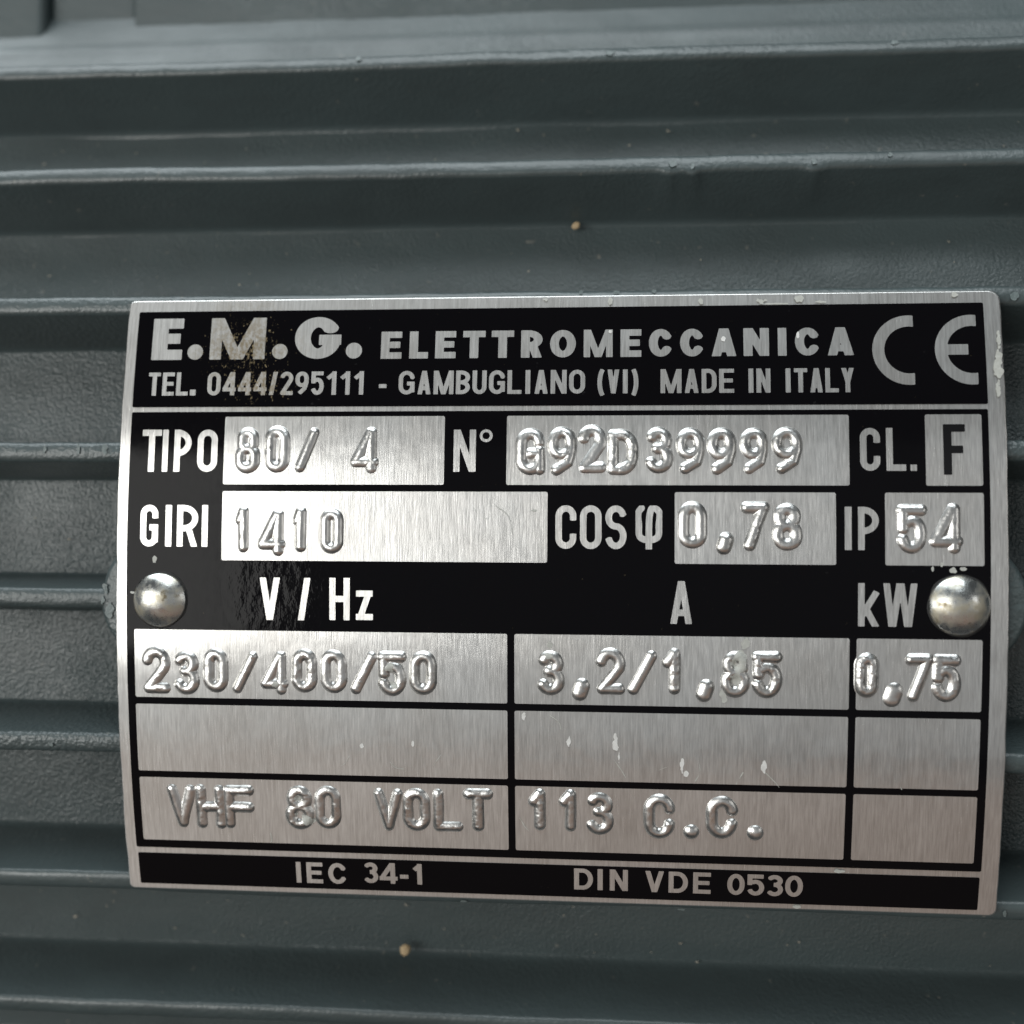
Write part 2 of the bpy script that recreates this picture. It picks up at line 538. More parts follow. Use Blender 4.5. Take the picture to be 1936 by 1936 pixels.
def emboss_char(c, u0, u1, v0, v1, base, parent, seed):
    """one stamped character: a raised, rounded ridge swelling out of the field"""
    rr = np.random.default_rng(seed)
    rad = 0.545 + rr.uniform(-.02, .03)
    hgt = 0.285 + rr.uniform(-.05, .05)
    res = 0.055
    us = np.arange(u0 - .3, u1 + .3 + res, res)
    vs = np.arange(v0 - .3, v1 + .3 + res, res)
    U, V = np.meshgrid(us, vs)
    H = v1 - v0
    # the strokes run inside the measured box by most of the ridge's half width
    if c in ',.':
        if c == '.':
            d = np.hypot(U - (u0 + u1) / 2, V - (v0 + v1) / 2)
            rad = (u1 - u0) / 2 * 1.02
        else:
            w = u1 - u0
            d = path_dist(U, V, [(u1 - .45 * w, v1 - .34 * H), (u0 + .42 * w, v0 + .33 * H)], False, 0)
            rad = .46 * w
        hgt *= 1.1
    else:
        X, Y = (U - u0) / H, (V - v0) / H
        a = 0.50 / H
        wob = 0.008
        X = X + wob * value_noise(U, V, .7, seed); Y = Y + wob * value_noise(U, V, .7, seed + 50)
        d = np.full(U.shape, 1e9)
        w = (u1 - u0) / H
        for p, cl in glyph(c, w, a, 1.15):
            q = np.array(p, float)
            q[:, 1] = np.clip(q[:, 1], a, 1 - a)      # free ends are round and stay in the box
            q[:, 0] = np.clip(q[:, 0], a, w - a)
            d = np.minimum(d, path_dist(X, Y, q, cl, 0))
        d = d * H
    s = d / rad
    prof = np.where(s < 1, (1 - np.clip(s, 0, 1) ** 2) ** (0.8 if c in ',.' else 0.95), 0)
    am = rr.choice([1.0, 1.0, 1.4, 2.2])                # some figures are crushed and pitted
    rough = am * (value_noise(U, V, 2.4, seed + 9) * .04 + value_noise(U, V, 5, seed + 5) * .018)
    rough = rough - .10 * (am - 1) * np.clip(value_noise(U, V, 3.3, seed + 2) - .35, 0, 1)
    Hh = base - 0.022 + hgt * prof * (1 + rough)
    RIDGES.append((us, vs, Hh))
    keep = s < 1.06
    cell = keep[:-1, :-1] | keep[1:, :-1] | keep[1:, 1:] | keep[:-1, 1:]
    idx = -np.ones(U.shape, int)
    used = np.zeros(U.shape, bool)
    used[:-1, :-1] |= cell; used[1:, :-1] |= cell; used[1:, 1:] |= cell; used[:-1, 1:] |= cell
    idx[used] = np.arange(used.sum())
    i, j = np.nonzero(cell)
    f = np.stack([idx[i, j], idx[i, j + 1], idx[i + 1, j + 1], idx[i + 1, j]], -1)
    return mesh_obj('embossed_character', bend(U[used], V[used], Hh[used]), f.tolist(), MAT['stamp'], parent)
# every printed word: name -> (baseline v, cap v, [(character, left u, right u)])
WORDS = {
    'EMG': (18.76, 22.82, [('E', -37.44, -34.51), ('.', -33.98, -32.49), ('M', -31.84, -26.57), ('.', -25.88, -24.41), ('G', -23.77, -19.39), ('.',
        -18.91, -17.39)]),
    'ELE': (18.71, 21.32, [('E', -15.62, -13.68), ('L', -12.96, -11.21), ('E', -10.56, -8.66), ('T', -8.0, -5.93), ('T', -5.37, -3.31), ('R', -2.65,
        -0.69), ('O', -0.0, 2.34), ('M', 3.06, 5.68), ('E', 6.39, 8.27), ('C', 8.95, 11.09), ('C', 11.75, 13.9), ('A', 14.49, 16.82), ('N', 17.39,
        19.65), ('I', 20.43, 21.19), ('C', 21.94, 24.14), ('A', 24.72, 27.15)]),
    'TEL': (15.32, 17.54, [('T', -37.53, -36.38), ('E', -36.18, -35.04), ('L', -34.84, -33.7), ('.', -33.5, -32.94)]),
    'PHONE': (15.32, 17.54, [('0', -31.86, -30.6), ('4', -30.39, -29.14), ('4', -28.92, -27.67), ('4', -27.46, -26.21), ('/', -26.0, -25.19), ('2',
        -24.97, -23.73), ('9', -23.52, -22.28), ('5', -22.06, -20.83), ('1', -20.62, -19.55), ('1', -19.33, -18.27), ('1', -18.05, -16.99)]),
    'DASH': (15.32, 17.54, [('-', -15.68, -14.97)]),
    'TOWN': (15.32, 17.54, [('G', -13.85, -12.36), ('A', -12.13, -10.83), ('M', -10.61, -8.77), ('B', -8.55, -7.26), ('U', -7.03, -5.74), ('G', -5.52,
        -4.05), ('L', -3.83, -2.54), ('I', -2.32, -1.62), ('A', -1.4, -0.12), ('N', 0.1, 1.55), ('O', 1.77, 3.22)]),
    'VI': (15.32, 17.54, [('(', 4.33, 5.01), ('V', 5.2, 6.33), ('I', 6.53, 7.14), (')', 7.34, 8.01)]),
    'MADE': (15.32, 17.54, [('M', 9.99, 11.86), ('A', 12.1, 13.42), ('D', 13.65, 14.97), ('E', 15.2, 16.52)]),
    'IN': (15.32, 17.54, [('I', 17.71, 18.3), ('N', 18.49, 19.72)]),
    'ITALY': (15.32, 17.54, [('I', 20.95, 21.58), ('T', 21.79, 22.95), ('A', 23.16, 24.32), ('L', 24.52, 25.68), ('Y', 25.89, 27.05)]),
    'TIPO': (8.15, 12.09, [('T', -37.79, -35.94), ('I', -35.83, -35.3), ('P', -34.72, -33.07), ('O', -32.5, -30.6)]),
    'N': (8.17, 12.03, [('N', -8.63, -6.6)]),
    'DEG': (10.88, 12.05, [('o', -6.27, -5.09)]),
    'CL': (8.29, 12.10, [('C', 27.4, 29.13), ('L', 29.65, 31.33), ('.', 31.69, 32.24)]),
    'F': (7.95, 12.41, [('F', 34.53, 36.39)]),
    'GIRI': (1.24, 5.08, [('G', -37.7, -36.01), ('I', -35.32, -34.72), ('R', -34.22, -32.21), ('I', -31.87, -31.3)]),
    'COS': (1.27, 5.17, [('C', 0.66, 2.53), ('O', 2.86, 4.78), ('S', 5.11, 7.0), ('f', 7.79, 10.15)]),
    'IP': (1.33, 5.13, [('I', 26.0, 26.63), ('P', 27.16, 28.94)]),
    'VSL': (-5.40, -1.52, [('V', -26.43, -24.4), ('/', -22.83, -21.6)]),
    'H': (-5.34, -1.49, [('H', -19.88, -17.99)]),
    'Z': (-5.31, -2.62, [('z', -17.41, -15.86)]),
    'A': (-5.31, -1.51, [('A', 10.82, 12.86)]),
    'KW': (-5.33, -1.54, [('k', 27.16, 29.0), ('W', 29.29, 32.23)]),
    'IEC': (-30.55, -28.42, [('I', -23.67, -23.21), ('E', -22.68, -21.14), ('C', -20.61, -18.84)]),
    '341': (-30.35, -28.25, [('3', -17.29, -15.88), ('4', -15.76, -14.06), ('-', -13.83, -13.04), ('1', -12.63, -11.63)]),
    'DIN': (-30.33, -28.21, [('D', 2.34, 4.07), ('I', 4.48, 4.97), ('N', 5.6, 7.25)]),
    'VDE': (-30.35, -28.24, [('V', 8.76, 10.58), ('D', 10.94, 12.69), ('E', 13.15, 14.74)]),
    '0530': (-30.37, -28.27, [('0', 16.22, 17.77), ('5', 17.97, 19.52), ('3', 19.68, 21.2), ('0', 21.38, 22.95)]),
    'CEMARK': (15.96, 22.37, [('C', 28.68, 32.29), ('E', 34.09, 37.71)]),
}
# every stamped character: field -> [(character, left u, right u, bottom v, top v)]
STAMPS = {
    'TIPO': [('8', -28.89, -26.57, 8.04, 12.26), ('0', -26.12, -23.79, 8.11, 12.41), ('/', -23.29, -21.04, 8.11, 12.25), ('4', -18.13, -15.49, 8.01,
        12.28)],
    'NO': [('G', -2.97, -0.33, 7.91, 12.13), ('9', -0.13, 2.49, 7.87, 12.26), ('2', 2.62, 5.18, 8.1, 12.43), ('D', 5.27, 7.99, 7.92, 12.02), ('3',
        8.56, 11.09, 8.1, 12.19), ('9', 11.35, 13.89, 7.99, 12.14), ('9', 14.12, 16.64, 7.99, 12.13), ('9', 16.94, 19.47, 7.99, 12.17), ('9', 19.75,
        22.4, 8.0, 12.21)],
    'GIRI': [('1', -28.68, -27.12, 0.73, 4.99), ('4', -26.6, -24.01, 0.48, 4.71), ('1', -23.3, -21.77, 0.81, 4.94), ('0', -20.8, -18.59, 0.7, 4.8)],
    'COS': [('0', 11.51, 14.09, 1.39, 5.52), (',', 14.91, 16.45, 0.91, 2.81), ('7', 17.05, 19.5, 1.23, 5.54), ('8', 19.78, 22.35, 1.27, 5.39)],
    'IP': [('5', 30.41, 33.05, 1.06, 5.36), ('4', 33.22, 36.06, 1.08, 5.42)],
    'V': [('2', -37.53, -34.83, -12.32, -8.0), ('3', -34.6, -32.06, -12.41, -8.36), ('0', -31.69, -29.35, -12.13, -8.1), ('/', -29.01, -26.54, -12.22,
        -8.28), ('4', -26.36, -23.7, -12.3, -8.22), ('0', -23.43, -21.01, -12.03, -8.03), ('0', -20.76, -18.26, -12.03, -8.03), ('/', -17.95, -15.5,
        -12.11, -8.17), ('5', -15.44, -12.8, -12.2, -8.13), ('0', -12.53, -9.98, -12.06, -8.05)],
    'A': [('3', -0.98, 1.5, -11.85, -7.86), (',', 2.21, 3.81, -12.25, -10.34), ('2', 4.28, 6.94, -11.71, -7.52), ('/', 7.14, 9.77, -11.71, -7.7),
        ('1', 10.22, 12.1, -11.57, -7.48), (',', 13.21, 14.81, -12.18, -10.24), ('8', 15.33, 17.88, -11.78, -7.69), ('5', 18.03, 20.67, -11.78,
        -7.65)],
    'KW': [('0', 26.97, 28.98, -11.58, -7.67), (',', 29.41, 31.13, -12.28, -10.32), ('7', 31.2, 33.7, -11.89, -7.67), ('5', 33.45, 35.97, -11.84,
        -7.71)],
    'VHF': [('V', -35.59, -32.83, -25.24, -21.03), ('H', -32.88, -30.06, -25.25, -20.96), ('F', -30.22, -27.34, -25.17, -20.94), ('8', -24.35, -21.7,
        -25.1, -20.84), ('0', -21.63, -19.09, -25.02, -20.77), ('V', -16.07, -13.29, -24.99, -20.86), ('O', -13.38, -10.78, -24.96, -20.81), ('L',
        -10.54, -7.78, -24.92, -20.78), ('T', -7.75, -5.05, -24.79, -20.71)],
    'CC': [('1', -1.79, 0.06, -24.56, -20.57), ('1', 0.99, 2.86, -24.59, -20.54), ('3', 3.37, 5.96, -24.84, -20.75), ('C', 8.63, 11.44, -25.01,
        -20.79), ('.', 12.2, 13.62, -24.97, -23.62), ('C', 14.21, 17.0, -24.84, -20.81), ('.', 17.85, 19.32, -24.89, -23.57)],
}

# ---------------------------------------------------------------- the motor housing
RT = R - 0.86          # fin tips carry the plate
RB = RT - 8.0          # barrel surface between the fins
X0, X1 = -125.0, 135.0
motor = empty('electric_motor', polar(0, 0, 0).tolist())
tag(motor, 'grey green finned electric motor housing that carries the riveted rating plate', 'electric motor')

def build_barrel():
    ang = np.linspace(math.radians(-70), math.radians(70), 701)
    xs = np.linspace(X0, X1, 131)
    A, X = np.meshgrid(ang, xs, indexing='ij')
    rad = RB + 0.10 * value_noise(X, A * RB, .11, 3) + 0.05 * value_noise(X, A * RB, .5, 8)
    rad = rad + 0.18 * np.exp(-((A - math.radians(31.6)) / math.radians(.45)) ** 2)     # low cast ridge below the terminal box
    v = polar(X, A, rad).reshape(-1, 3)
    f = grid_faces(len(ang), len(xs))
    # rest of the tube and its end walls
    ang2 = np.linspace(math.radians(70), math.radians(290), 60)
    n0 = len(v)
    A2, X2 = np.meshgrid(ang2, np.array([X0, X1]), indexing='ij')
    v = np.vstack([v, polar(X2, A2, RB).reshape(-1, 3)])
    f += grid_faces(60, 2, n0)
    full = np.linspace(0, 2 * math.pi, 97)[:-1]
    for x in (X0, X1):
        n0 = len(v)
        v = np.vstack([v, polar(x, full, RB - .02), polar(x, full, RB * .62)])
        for i in range(96):
            j = (i + 1) % 96
            f.append((n0 + i, n0 + j, n0 + 96 + j, n0 + 96 + i))
    return mesh_obj('barrel', v, f, MAT['cast'], motor)
build_barrel()

def build_fin(deg, seed, nicks=()):
    """one cast fin: drafted flanks, rounded tip, filleted root, slightly uneven along its length"""
    th = math.radians(deg)
    prof = []                                   # (tangential, radial above RB)
    root, tip, top = 1.55, 0.95, RT - RB
    for q in np.linspace(0, 1, 5):              # root fillet
        a = q * math.pi / 2
        prof.append((root + 0.9 * (1 - math.sin(a)), -0.25 + 1.1 * (1 - math.cos(a))))
    r = 0.90
    for q in np.linspace(0.15, 1, 4):
        prof.append((root + (tip - root) * q, 0.85 + (top - r * .62 - 0.85) * q))
    for a in np.linspace(15, 90, 6):
        a = math.radians(a)
        prof.append((tip - r + r * math.cos(a) ** .8, top - r * .62 + r * .62 * math.sin(a)))
    prof = prof + [(-x, y) for x, y in prof[::-1]]
    xs = np.arange(X0 + 2, X1 - 2, 0.8)
    P = np.array(prof)
    T, Xg = np.meshgrid(P[:, 0], xs, indexing='ij')
    H = np.repeat(P[:, 1:2], len(xs), 1)
    w = np.clip((H - 2) / 5, 0, 1)
    T = T + w * (0.16 * value_noise(xs, 0 * xs, .05, seed) + 0.05 * value_noise(xs, 0 * xs, .35, seed + 1))[None]
    H = H + w * (0.05 * value_noise(xs, 0 * xs, .2, seed + 2) - .03)[None] + 0.03 * w * value_noise(Xg, T * 3, .8, seed + 3)
    for (nx, amp, wd) in nicks:                 # burrs hanging off the tip's lower corner
        g = np.exp(-((Xg - nx) / wd) ** 2) * np.exp(-((T + tip) / .5) ** 2) * w
        T = T - amp * g
        H = H + .25 * amp * g
    rad = RB + H
    ang = th + T / rad
    v = polar(Xg, ang, rad).reshape(-1, 3)
    f = grid_faces(len(prof), len(xs))
    for j in (0, len(xs) - 1):
        f.append(tuple(i * len(xs) + j for i in range(len(prof))))
    return mesh_obj('cooling_fin', v, f, MAT['paint'], motor)

FINS = [25.35, 18.73, 11.86, 4.95, -1.77, -8.44, -15.25, -22.38, -29.2, -36.0, -42.8, -49.6]
for i, d in enumerate(FINS):
    build_fin(d, 20 + 7 * i, ((11.0, .55, .5), (13.0, .45, .35), (24.5, .5, .6)) if i == 1 else ())

def lathe(name, u, v, prof, mat, parent, seg=64, wob=0.0, seed=0, label=None):
    """solid of revolution about the plate's normal at (u, v); prof = (radius, height over the plate face)"""
    th = v / R
    n = np.array([0, -math.cos(th), math.sin(th)]); ez = np.array([0, math.sin(th), math.cos(th)])
    c = np.array([u, -R * math.cos(th), R * math.sin(th)])
    vs, fs = [], []
    a = np.linspace(0, 2 * math.pi, seg, endpoint=False)
    for r, h in prof:
        rr = r * (1 + wob * value_noise(np.cos(a) * 2 + 3, np.sin(a) * 2 + r, 1.3, seed))
        hh = h + wob * 2.0 * r * 0.25 * value_noise(np.cos(a) * r + 5, np.sin(a) * r, .9, seed + 1)
        vs.append(c + np.cos(a)[:, None] * rr[:, None] * np.array([1, 0, 0]) + np.sin(a)[:, None] * rr[:, None] * ez + hh[:, None] * n)
    for i in range(len(prof) - 1):
        for j in range(seg):
            k = (j + 1) % seg
            fs.append((i * seg + j, i * seg + k, (i + 1) * seg + k, (i + 1) * seg + j))
    fs.append(tuple((len(prof) - 1) * seg + j for j in range(seg)))
    return mesh_obj(name, np.vstack(vs) * S, fs, mat, parent, True, label)

RIVETS = ((-35.74, -3.66), (35.76, -3.42))
for i, (u, v) in enumerate(RIVETS):             # round casting bosses under the rivets
    lathe('rivet_boss', u, v, [(7.2, -9.4), (6.6, -8.2), (6.3, -5), (6.2, -1.5), (6.05, -1.1), (5.7, -.90), (3.5, -.88), (.5, -.88)],
          MAT['paint'], motor, 72, .02, 60 + i)

# terminal box foot rising from the barrel above the top fin
def radial_block(name, xa, xb, deg, frame, t0, t1, h0, h1, bev, mat, parent, label=None):
    """bevelled block standing radially on the barrel: tangential t0..t1, radial h0..h1 above RB at angle deg; frame = direction of h"""
    th, ft = math.radians(deg), math.radians(frame)
    n = np.array([0, -math.cos(ft), math.sin(ft)]); e = np.array([0, math.sin(ft), math.cos(ft)])
    org = RB * np.array([0, -math.cos(th), math.sin(th)])
    import bmesh
    bm = bmesh.new()
    bmesh.ops.create_cube(bm, size=1)
    for vtx in bm.verts:
        x = xa if vtx.co.x < 0 else xb
        t = t0 if vtx.co.y < 0 else t1
        h = h0 if vtx.co.z < 0 else h1
        p = (np.array([x, 0, 0]) + org + e * t + n * h) * S
        vtx.co = Vector(p) - root_loc(parent)
    bmesh.ops.bevel(bm, geom=list(bm.edges), offset=bev * S, segments=3, profile=.5, affect='EDGES')
    bmesh.ops.recalc_face_normals(bm, faces=bm.faces)
    me = bpy.data.meshes.new(name)
    bm.to_mesh(me); bm.free()
    me.materials.append(mat)
    o = bpy.data.objects.new(name, me)
    COL.objects.link(o)
    o.parent = parent
    if label:
        o['label'] = label
    return o
box = radial_block('terminal_box', -50.6, 110, 33.9, 90, 0.0, 60, -14, 40, .5, MAT['cast'], motor, 'grey cast terminal box base above the top fin')
radial_block('side_wall', -61.0, -50.7, 33.9, 90, 0.9, 58, -14, 38, .4, MAT['cast'], box)
radial_block('corner_post', -70, -61.1, 33.9, 90, -0.8, 59, -14, 39, .8, MAT['paint'], box)

# ---------------------------------------------------------------- the rating plate
PV0, PV1, PW, TH = -31.73, 24.72, 40.0, 0.8
plate_loc = bend(0, -3.5, -TH)
plate = empty('rating_plate', plate_loc.tolist())
tag(plate, 'curved brushed aluminium rating plate with black print, held by two rivets', 'rating plate')

def build_plate():
    def outline(off):
        """left and right edge at arc height v, pulled in by off; each corner has its own radius"""
        lo, hi, w = PV0 + off, PV1 - off, PW - off
        q = np.linspace(0, math.pi / 2, 9)
        vs = np.concatenate([lo + 1.0 * (1 - np.cos(q)), np.linspace(lo + 1.0, hi - 1.0, 110)[1:-1], (hi - 1.0 * (1 - np.cos(q)))[::-1]])
        def ins(rl, rh):
            el, eh = vs - lo, hi - vs
            f = lambda e, r: np.where(e < r, r - np.sqrt(np.maximum(0, r * r - (r - e) ** 2)), 0)
            return f(el, rl) + f(eh, rh)
        return vs, -w + ins(.45, .5), w - ins(.6, 1.0)
    wav = lambda vs, s, sd: s * (0.05 * value_noise(vs, 0 * vs, .25, sd) + .03 * value_noise(vs, 0 * vs, 1.1, sd + 1))
    V, F = [], []
    n = 0
    vs, wl, wr = outline(.16)
    t = np.linspace(-1, 1, 41)
    U = wl[:, None] + (wr - wl)[:, None] * (t + 1) / 2 + wav(vs, 1, 5)[:, None] * (t < -.999) + wav(vs, 1, 9)[:, None] * (t > .999)
    top = bend(U, np.repeat(vs[:, None], 41, 1), 0).reshape(-1, 3)
    V.append(top); F += grid_faces(len(vs), 41); n += len(top)
    def ring(off, h):
        vs, wl, wr = outline(off)
        l = bend(wl + wav(vs, 1, 5), vs, h); r = bend(wr + wav(vs, 1, 9), vs, h)
        return np.vstack([l, r[::-1]])
    rings = [ring(.16, 0), ring(.10, -.012), ring(.05, -.05), ring(.015, -.11), ring(0, -.2), ring(0, -TH + .06), ring(.06, -TH)]
    m = len(rings[0])
    for r in rings:
        V.append(r)
    for i in range(len(rings) - 1):
        for j in range(m):
            k = (j + 1) % m
            F.append((n + i * m + j, n + i * m + k, n + (i + 1) * m + k, n + (i + 1) * m + j))
    n += m * len(rings)
    vs, wl, wr = outline(.06)
    back = bend(wl[:, None] + (wr - wl)[:, None] * (t + 1) / 2, np.repeat(vs[:, None], 41, 1), -TH).reshape(-1, 3)
    V.append(back); F += [q[::-1] for q in grid_faces(len(vs), 41, n)]
    return mesh_obj('metal_sheet', np.vstack(V), F, MAT['metal'], plate)
build_plate()

H_INK, H_BARE, H_TOP = 0.03, 0.055, 0.08
header = sheet('header_panel', -38.95, 38.45, 14.22, 23.52, H_INK, MAT['ink'], plate, .15, 'black header panel with the maker\'s name')
body = sheet('data_panel', -38.95, 38.42, -27.36, 13.76, H_INK, MAT['ink'], plate, .15, 'black panel around the data fields')
footer = sheet('footer_panel', -38.85, 38.33, -31.12, -27.93, H_INK, MAT['ink'], plate, .12, 'black footer strip with the standards')

FIELDS = {   # name: (u0, u1, v0, v1, label)
    'TIPO': (-29.98, -9.48, 6.99, 13.29, 'bare field stamped 80/ 4'),
    'NO': (-3.81, 26.47, 6.99, 13.29, 'bare field stamped G92D39999'),
    'CL': (33.01, 37.83, 6.99, 13.29, 'bare field printed with a black F'),
    'GIRI': (-29.98, -0.06, 0.02, 6.37, 'bare field stamped 1410'),
    'COS': (11.25, 25.27, 0.02, 6.37, 'bare field stamped 0,78'),
    'IP': (29.48, 37.86, 0.02, 6.37, 'bare field stamped 54'),
    'V': (-38.21, -3.63, -12.70, -6.39, 'bare field stamped 230/400/50'),
    'A': (-2.98, 26.46, -12.70, -6.39, 'bare field stamped 3,2/1,85'),
    'KW': (27.07, 37.74, -12.70, -6.39, 'bare field stamped 0,75'),
    'V2': (-38.21, -3.63, -19.73, -13.35, 'empty field under the voltage'),
    'A2': (-2.98, 26.44, -19.73, -13.35, 'empty field under the current'),
    'KW2': (27.07, 37.72, -19.73, -13.35, 'empty field under the power'),
    'VHF': (-38.18, -3.63, -26.57, -20.35, 'bare field stamped VHF 80 VOLT'),
    'CC': (-2.98, 26.40, -26.57, -20.35, 'bare field stamped 113 C.C.'),
    'KW3': (27.07, 37.70, -26.57, -20.35, 'empty field in the corner'),
}
fld = {}
for k, (u0, u1, v0, v1, lab) in FIELDS.items():
    fld[k] = sheet('data_field', u0, u1, v0, v1, H_BARE, MAT['metal'], plate, .16, lab)

# printed words: key -> (parent, stroke, stem factor, oval squareness, grid step, material, height)
DIN = (.148, 1.0, 1.05)
CON = (.165, 1.12, 1.2)
STY = {'EMG': (header, .245, 1.5, 2.0, .06), 'ELE': (header, .235, 1.3, 2.0, .05), 'CEMARK': None}
for k in ('TEL', 'PHONE', 'DASH', 'TOWN', 'VI', 'MADE', 'IN', 'ITALY'):
    STY[k] = (header,) + CON + (.045,)
for k in ('TIPO', 'N', 'DEG', 'CL', 'GIRI', 'COS', 'IP', 'VSL', 'H', 'Z', 'A', 'KW'):
    STY[k] = (body,) + DIN + (.06,)
STY['DEG'] = (body, .22, 1.0, 1.05, .045)
STY['Z'] = (body, .21, 1.0, 1.05, .05)
for k in ('IEC', '341', 'DIN', 'VDE', '0530'):
    STY[k] = (footer, .19, 1.12, 1.6, .045)
for k, (v0, v1, chars) in WORDS.items():
    if k == 'CEMARK':
        continue
    txt = ''.join(c for c, _, _ in chars)
    if k == 'F':
        print_word('lettering', chars, v0, v1, .15, 1.05, H_TOP, MAT['inkf'], fld['CL'], 1.05, .06, 'black letter F')
        continue
    p, t, kk, sq, res = STY[k]
    print_word('lettering', chars, v0, v1, t, kk, H_BARE, MAT['metal'], p, sq, res)

def ce_mark():
    """the two conformity letters: arcs of a ring cut off square on the right, bar in the second"""
    V, F, n = [], [], 0
    v0, v1, ch = WORDS['CEMARK']
    for c, u0, u1 in ch:
        res = .07
        us = np.arange(u0 - .2, u1 + .25, res); vs = np.arange(v0 - .2, v1 + .25, res)
        X, Y = np.meshgrid(us, vs)
        ro = (v1 - v0) / 2; st = 1.04
        cx, cy = u0 + ro, (v0 + v1) / 2
        d = np.abs(np.hypot(X - cx, Y - cy) - (ro - st / 2)) - st / 2
        D = np.maximum(d, X - u1)
        if c == 'E':
            bar = np.maximum(np.abs(Y - cy) - st * .46, np.maximum(u0 + st * .5 - X, X - (u1 - .75)))
            D = np.minimum(D, bar)
        vv, ff = contour_mesh(D, us, vs, H_BARE)
        V.append(vv); F += [tuple(q + n for q in f) for f in ff]; n += len(vv)
    mesh_obj('lettering', np.vstack(V), F, MAT['metal'], header, False)
ce_mark()

seed = 100
for k, chars in STAMPS.items():
    for c, u0, u1, v0, v1 in chars:
        emboss_char(c, u0, u1, v0, v1, H_BARE, fld[k], seed)
        seed += 1

for i, (u, v) in enumerate(RIVETS):             # domed rivet heads
    rad, hh = (2.52, 1.0) if i == 0 else (2.62, 1.08)
    sr = (rad * rad + hh * hh) / (2 * hh)
    prof = [(rad * .97, 0.0), (rad, .12)]
    for q in np.linspace(0, 1, 22)[1:]:
        r = rad * (1 - q) ** 1.0
        prof.append((max(r, .02), .12 + hh - sr + math.sqrt(sr * sr - r * r)))
    lathe('rivet', u, v, prof, MAT['zinc'], plate, 72, .008, 80 + i,
          'domed rivet beside the voltage heading' if i == 0 else 'domed rivet beside the kW heading, stained')
    # dark crevice of grime round the head
    lathe('grime_ring', u, v, [(rad * 1.045, .034), (rad * 1.03, .07), (rad * .95, .09)], MAT['dirt'], plate, 72, .035, 90 + i)

# dried paint smears and flakes on the plate: (u, v, half width, half height)
SMEARS = [(39.45, 17.6, .42, 2.1), (39.6, 20.0, .22, .9), (39.35, 15.4, .2, .8), (22.4, 24.1, .45, .42), (18.9, 23.9, .55, .26), (36.0, 24.25, .35, .25),
          (13.6, 23.95, .28, .3), (5.4, 24.0, .28, .42), (20.2, 23.62, 1.5, .07), (24.3, 23.75, .5, .1),
          (16.9, -8.5, .8, 1.3), (15.6, -11.7, .4, .8), (17.4, -7.0, .5, .6), (16.6, -10.0, .6, .6), (-22.2, -24.2, .75, .6), (-23.2, -22.0, .35, .3), (-23.3, -23.6, .25, .3),
          (.2, -8.4, .5, .5), (.2, -7.2, .3, .35), (-2.2, -13.9, .25, .6), (26.2, -27.7, .95, .22), (22.5, -31.4, .45, .22),
          (1.9, -16.2, .22, .75), (6.1, -15.9, .28, 1.3), (6.4, -17.4, .1, .5), (12.0, -18.1, .22, .85), (12.3, -18.9, .3, .4), (19.2, -18.1, .4, .65),
          (-17.0, -16.9, .25, .25), (-12.3, -16.6, .18, .35), (-14.3, -9.6, .5, .5), (-14.0, -11.2, .4, .35), (-24.9, -11.3, .3, .4),
          (-36.3, .05, .25, .3), (-38.3, -3.0, .3, .12), (34.2, .1, .25, .22), (35.2, -.45, .4, .3), (36.0, -.25, .3, .2), (33.5, -.3, .15, .3),
          (15.6, 20.4, .25, .3), (5.5, 21.1, .2, .2), (22.2, 20.6, .18, .4), (-.5, 24.3, .3, .16), (-1.3, 4.7, .3, .12)]
for i, (u, v, a, b) in enumerate(SMEARS):
    res = max(.035, min(a, b) / 7)
    us = np.arange(u - a * 1.5, u + a * 1.5, res); vs = np.arange(v - b * 1.5, v + b * 1.5, res)
    if i == 0 or abs(u) > 39:
        us = us[us < 39.92]
    X, Y = np.meshgrid(us, vs)
    q = np.hypot((X - u) / a, (Y - v) / b)
    D = q - .78 + .38 * value_noise(X, Y, 1.3 / min(a, b) ** .5, 300 + i) + .22 * value_noise(X, Y, 3.2 / min(a, b) ** .5, 400 + i)
    vv, ff = contour_mesh(D, us, vs, lambda p, q: max(.10, ridge_height(p, q) + .035), False)
    if len(vv):
        mesh_obj('paint_smear', vv, ff, MAT['scuff' if -20 < v < -13 or 20 < v < 21.5 else 'smear'], plate, False)

# ---------------------------------------------------------------- crumbs lying on the housing
def crumb(name, px_u, ang, rad, size, seed, mat, label):
    import bmesh
    bm = bmesh.new()
    bmesh.ops.create_icosphere(bm, subdivisions=2, radius=1)
    r = np.random.default_rng(seed)
    k = r.uniform(-1, 1, (6, 3)) * 2.2; ph = r.uniform(0, 6, 6)
    for v in bm.verts:
        s = 1 + .16 * sum(math.sin(float(np.dot(k[i], v.co)) + ph[i]) for i in range(6)) / 2
        v.co = Vector((v.co.x * s * size * 1.15, v.co.y * s * size * .7, v.co.z * s * size)) * S
    me = bpy.data.meshes.new(name)
    bm.to_mesh(me); bm.free()
    me.materials.append(mat)
    o = bpy.data.objects.new(name, me)
    COL.objects.link(o)
    o.location = polar(px_u, ang, rad + size * .45).tolist()
    return tag(o, label, 'crumb')

crumb('crumb', -15.3, math.radians(-20.9), RB + 1.0, .55, 5, MAT['crumb'], 'tan crumb lodged on the barrel between fins below the plate')
crumb('crumb', 1.9, math.radians(17.6), RB + .6, .40, 6, MAT['crumb'], 'tan crumb lying on the barrel between fins above the plate')

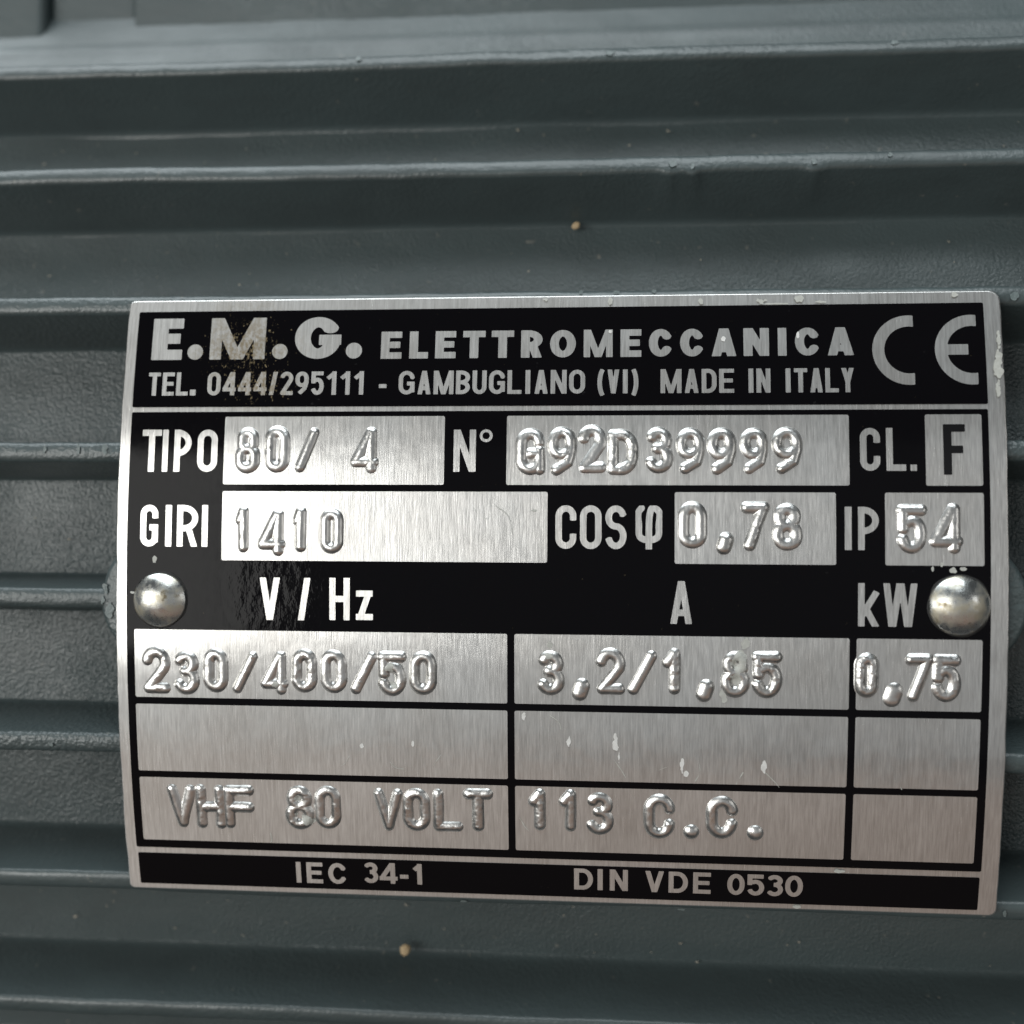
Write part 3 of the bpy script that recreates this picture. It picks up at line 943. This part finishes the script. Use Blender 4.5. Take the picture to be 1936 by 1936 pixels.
# hairline scratches on the bare metal: start, bend, end in plate units
SCRATCH = [((5.9, -17.6), (6.6, -18.6), (7.0, -19.3)), ((10.8, -18.2), (9.9, -18.6), (9.4, -19.2)), ((13.4, -17.3), (13.6, -18.6), (13.2, -19.5)),
           ((19.4, -18.6), (20.2, -19.4), (20.6, -19.9)), ((17.4, -18.6), (17.0, -19.3), (16.8, -19.7)), ((30.6, -19.0), (31.0, -19.4), (31.2, -19.8)),
           ((-18.2, -17.9), (-18.6, -18.6), (-19.0, -18.8)), ((-10.4, -18.6), (-10.0, -18.0), (-9.6, -17.4)), ((-14.4, -18.4), (-13.9, -18.9), (-13.2, -19.0)),
           ((-2.6, -23.4), (-2.0, -24.4), (-1.6, -24.7)), ((.2, -13.7), (1.0, -14.3), (1.2, -15.0)), ((-25.9, -25.6), (-25.8, -26.2), (-25.9, -26.5)),
           ((-4.9, 5.2), (-3.6, 4.2), (-3.2, 2.6)), ((-6.8, 4.9), (-6.0, 4.1), (-5.4, 3.9)), ((21.3, -9.6), (21.8, -9.3), (22.4, -9.5))]
for i, pts in enumerate(SCRATCH):
    p = np.array(spline(pts, 8))
    us = np.arange(p[:, 0].min() - .2, p[:, 0].max() + .2, .035); vs = np.arange(p[:, 1].min() - .2, p[:, 1].max() + .2, .035)
    X, Y = np.meshgrid(us, vs)
    D = path_dist(X, Y, p, False, 0) - .022 - .035 * value_noise(X, Y, 2.0, 700 + i)
    vv, ff = contour_mesh(D, us, vs, H_TOP)
    if len(vv):
        mesh_obj('scratch', vv, ff, MAT['smear'], plate, False)

# dust and tiny flakes caught in the grooves and on the ledges
V, F, n = [], [], 0
rg = np.random.default_rng(31)
for i in range(240):
    deg = float(rg.choice([-18.6, -20.3, -24.8, -26.5, 14.6, 16.6, 21.2, 23.0, 8.3, 1.5, -5.2, -11.8])) + rg.uniform(-1.3, 1.3)
    x = rg.uniform(-60, 70)
    s = rg.uniform(.03, .085) * (1.8 if rg.random() < .07 else 1)
    a = math.radians(deg)
    p = rg.normal(0, 1, (6, 2)) * s
    p = p[np.argsort(np.arctan2(p[:, 1], p[:, 0]))]
    V.append(polar(x + p[:, 0] * 1.4, a + p[:, 1] / RB, RB + .30 + rg.uniform(0, .1, 6)))
    F.append(tuple(range(n, n + 6))); n += 6
tag(mesh_obj('dust_specks', np.vstack(V), F, MAT['dust'], None, False), 'scattered pale dust specks caught between the cooling fins', 'dust', None, 'stuff')

# rubbed and chipped spots on the fin tips and on the boss beside the plate: (u, angle, half width, half height)
NICKS = [(-47.6, 4.95, .16, .5), (-44.3, 5.0, .18, .6), (-41.7, 4.95, .3, .6), (-50.5, 4.9, .12, .35), (-41.3, -1.35, .35, .8), (-41.0, -2.3, .45, .9), (-41.6, -1.8, .25, .5),
         (11.2, 18.62, .4, .5), (13.1, 18.5, .2, .5), (24.4, 18.5, .35, .4), (31.5, 18.8, .3, .3), (-20.4, 25.4, .3, .3), (5.2, 25.3, .5, .4), (33, 25.4, .4, .3),
         (6.0, 12.1, .3, .2), (9.4, 12.15, .25, .2), (2.7, 12.15, .2, .25), (41.5, 11.7, .4, .5), (-8.0, -15.55, .4, .15), (12.2, -15.6, .4, .15), (41.0, -15.2, .2, .5),
         (-47.0, -8.5, .3, .25)]
for i, (u, deg, a, b) in enumerate(NICKS):
    v = math.radians(deg) * R
    res = min(a, b) / 6
    us = np.arange(u - a * 1.4, u + a * 1.4, res); vs = np.arange(v - b * 1.4, v + b * 1.4, res)
    X, Y = np.meshgrid(us, vs)
    D = np.hypot((X - u) / a, (Y - v) / b) - .75 + .4 * value_noise(X, Y, 1.4 / min(a, b) ** .5, 500 + i) + .2 * value_noise(X, Y, 4 / min(a, b) ** .5, 540 + i)
    vv, ff = contour_mesh(D, us, vs, RT - R + .09)
    if len(vv):
        mesh_obj('paint_nick', vv, ff, MAT['nick'], motor, False)
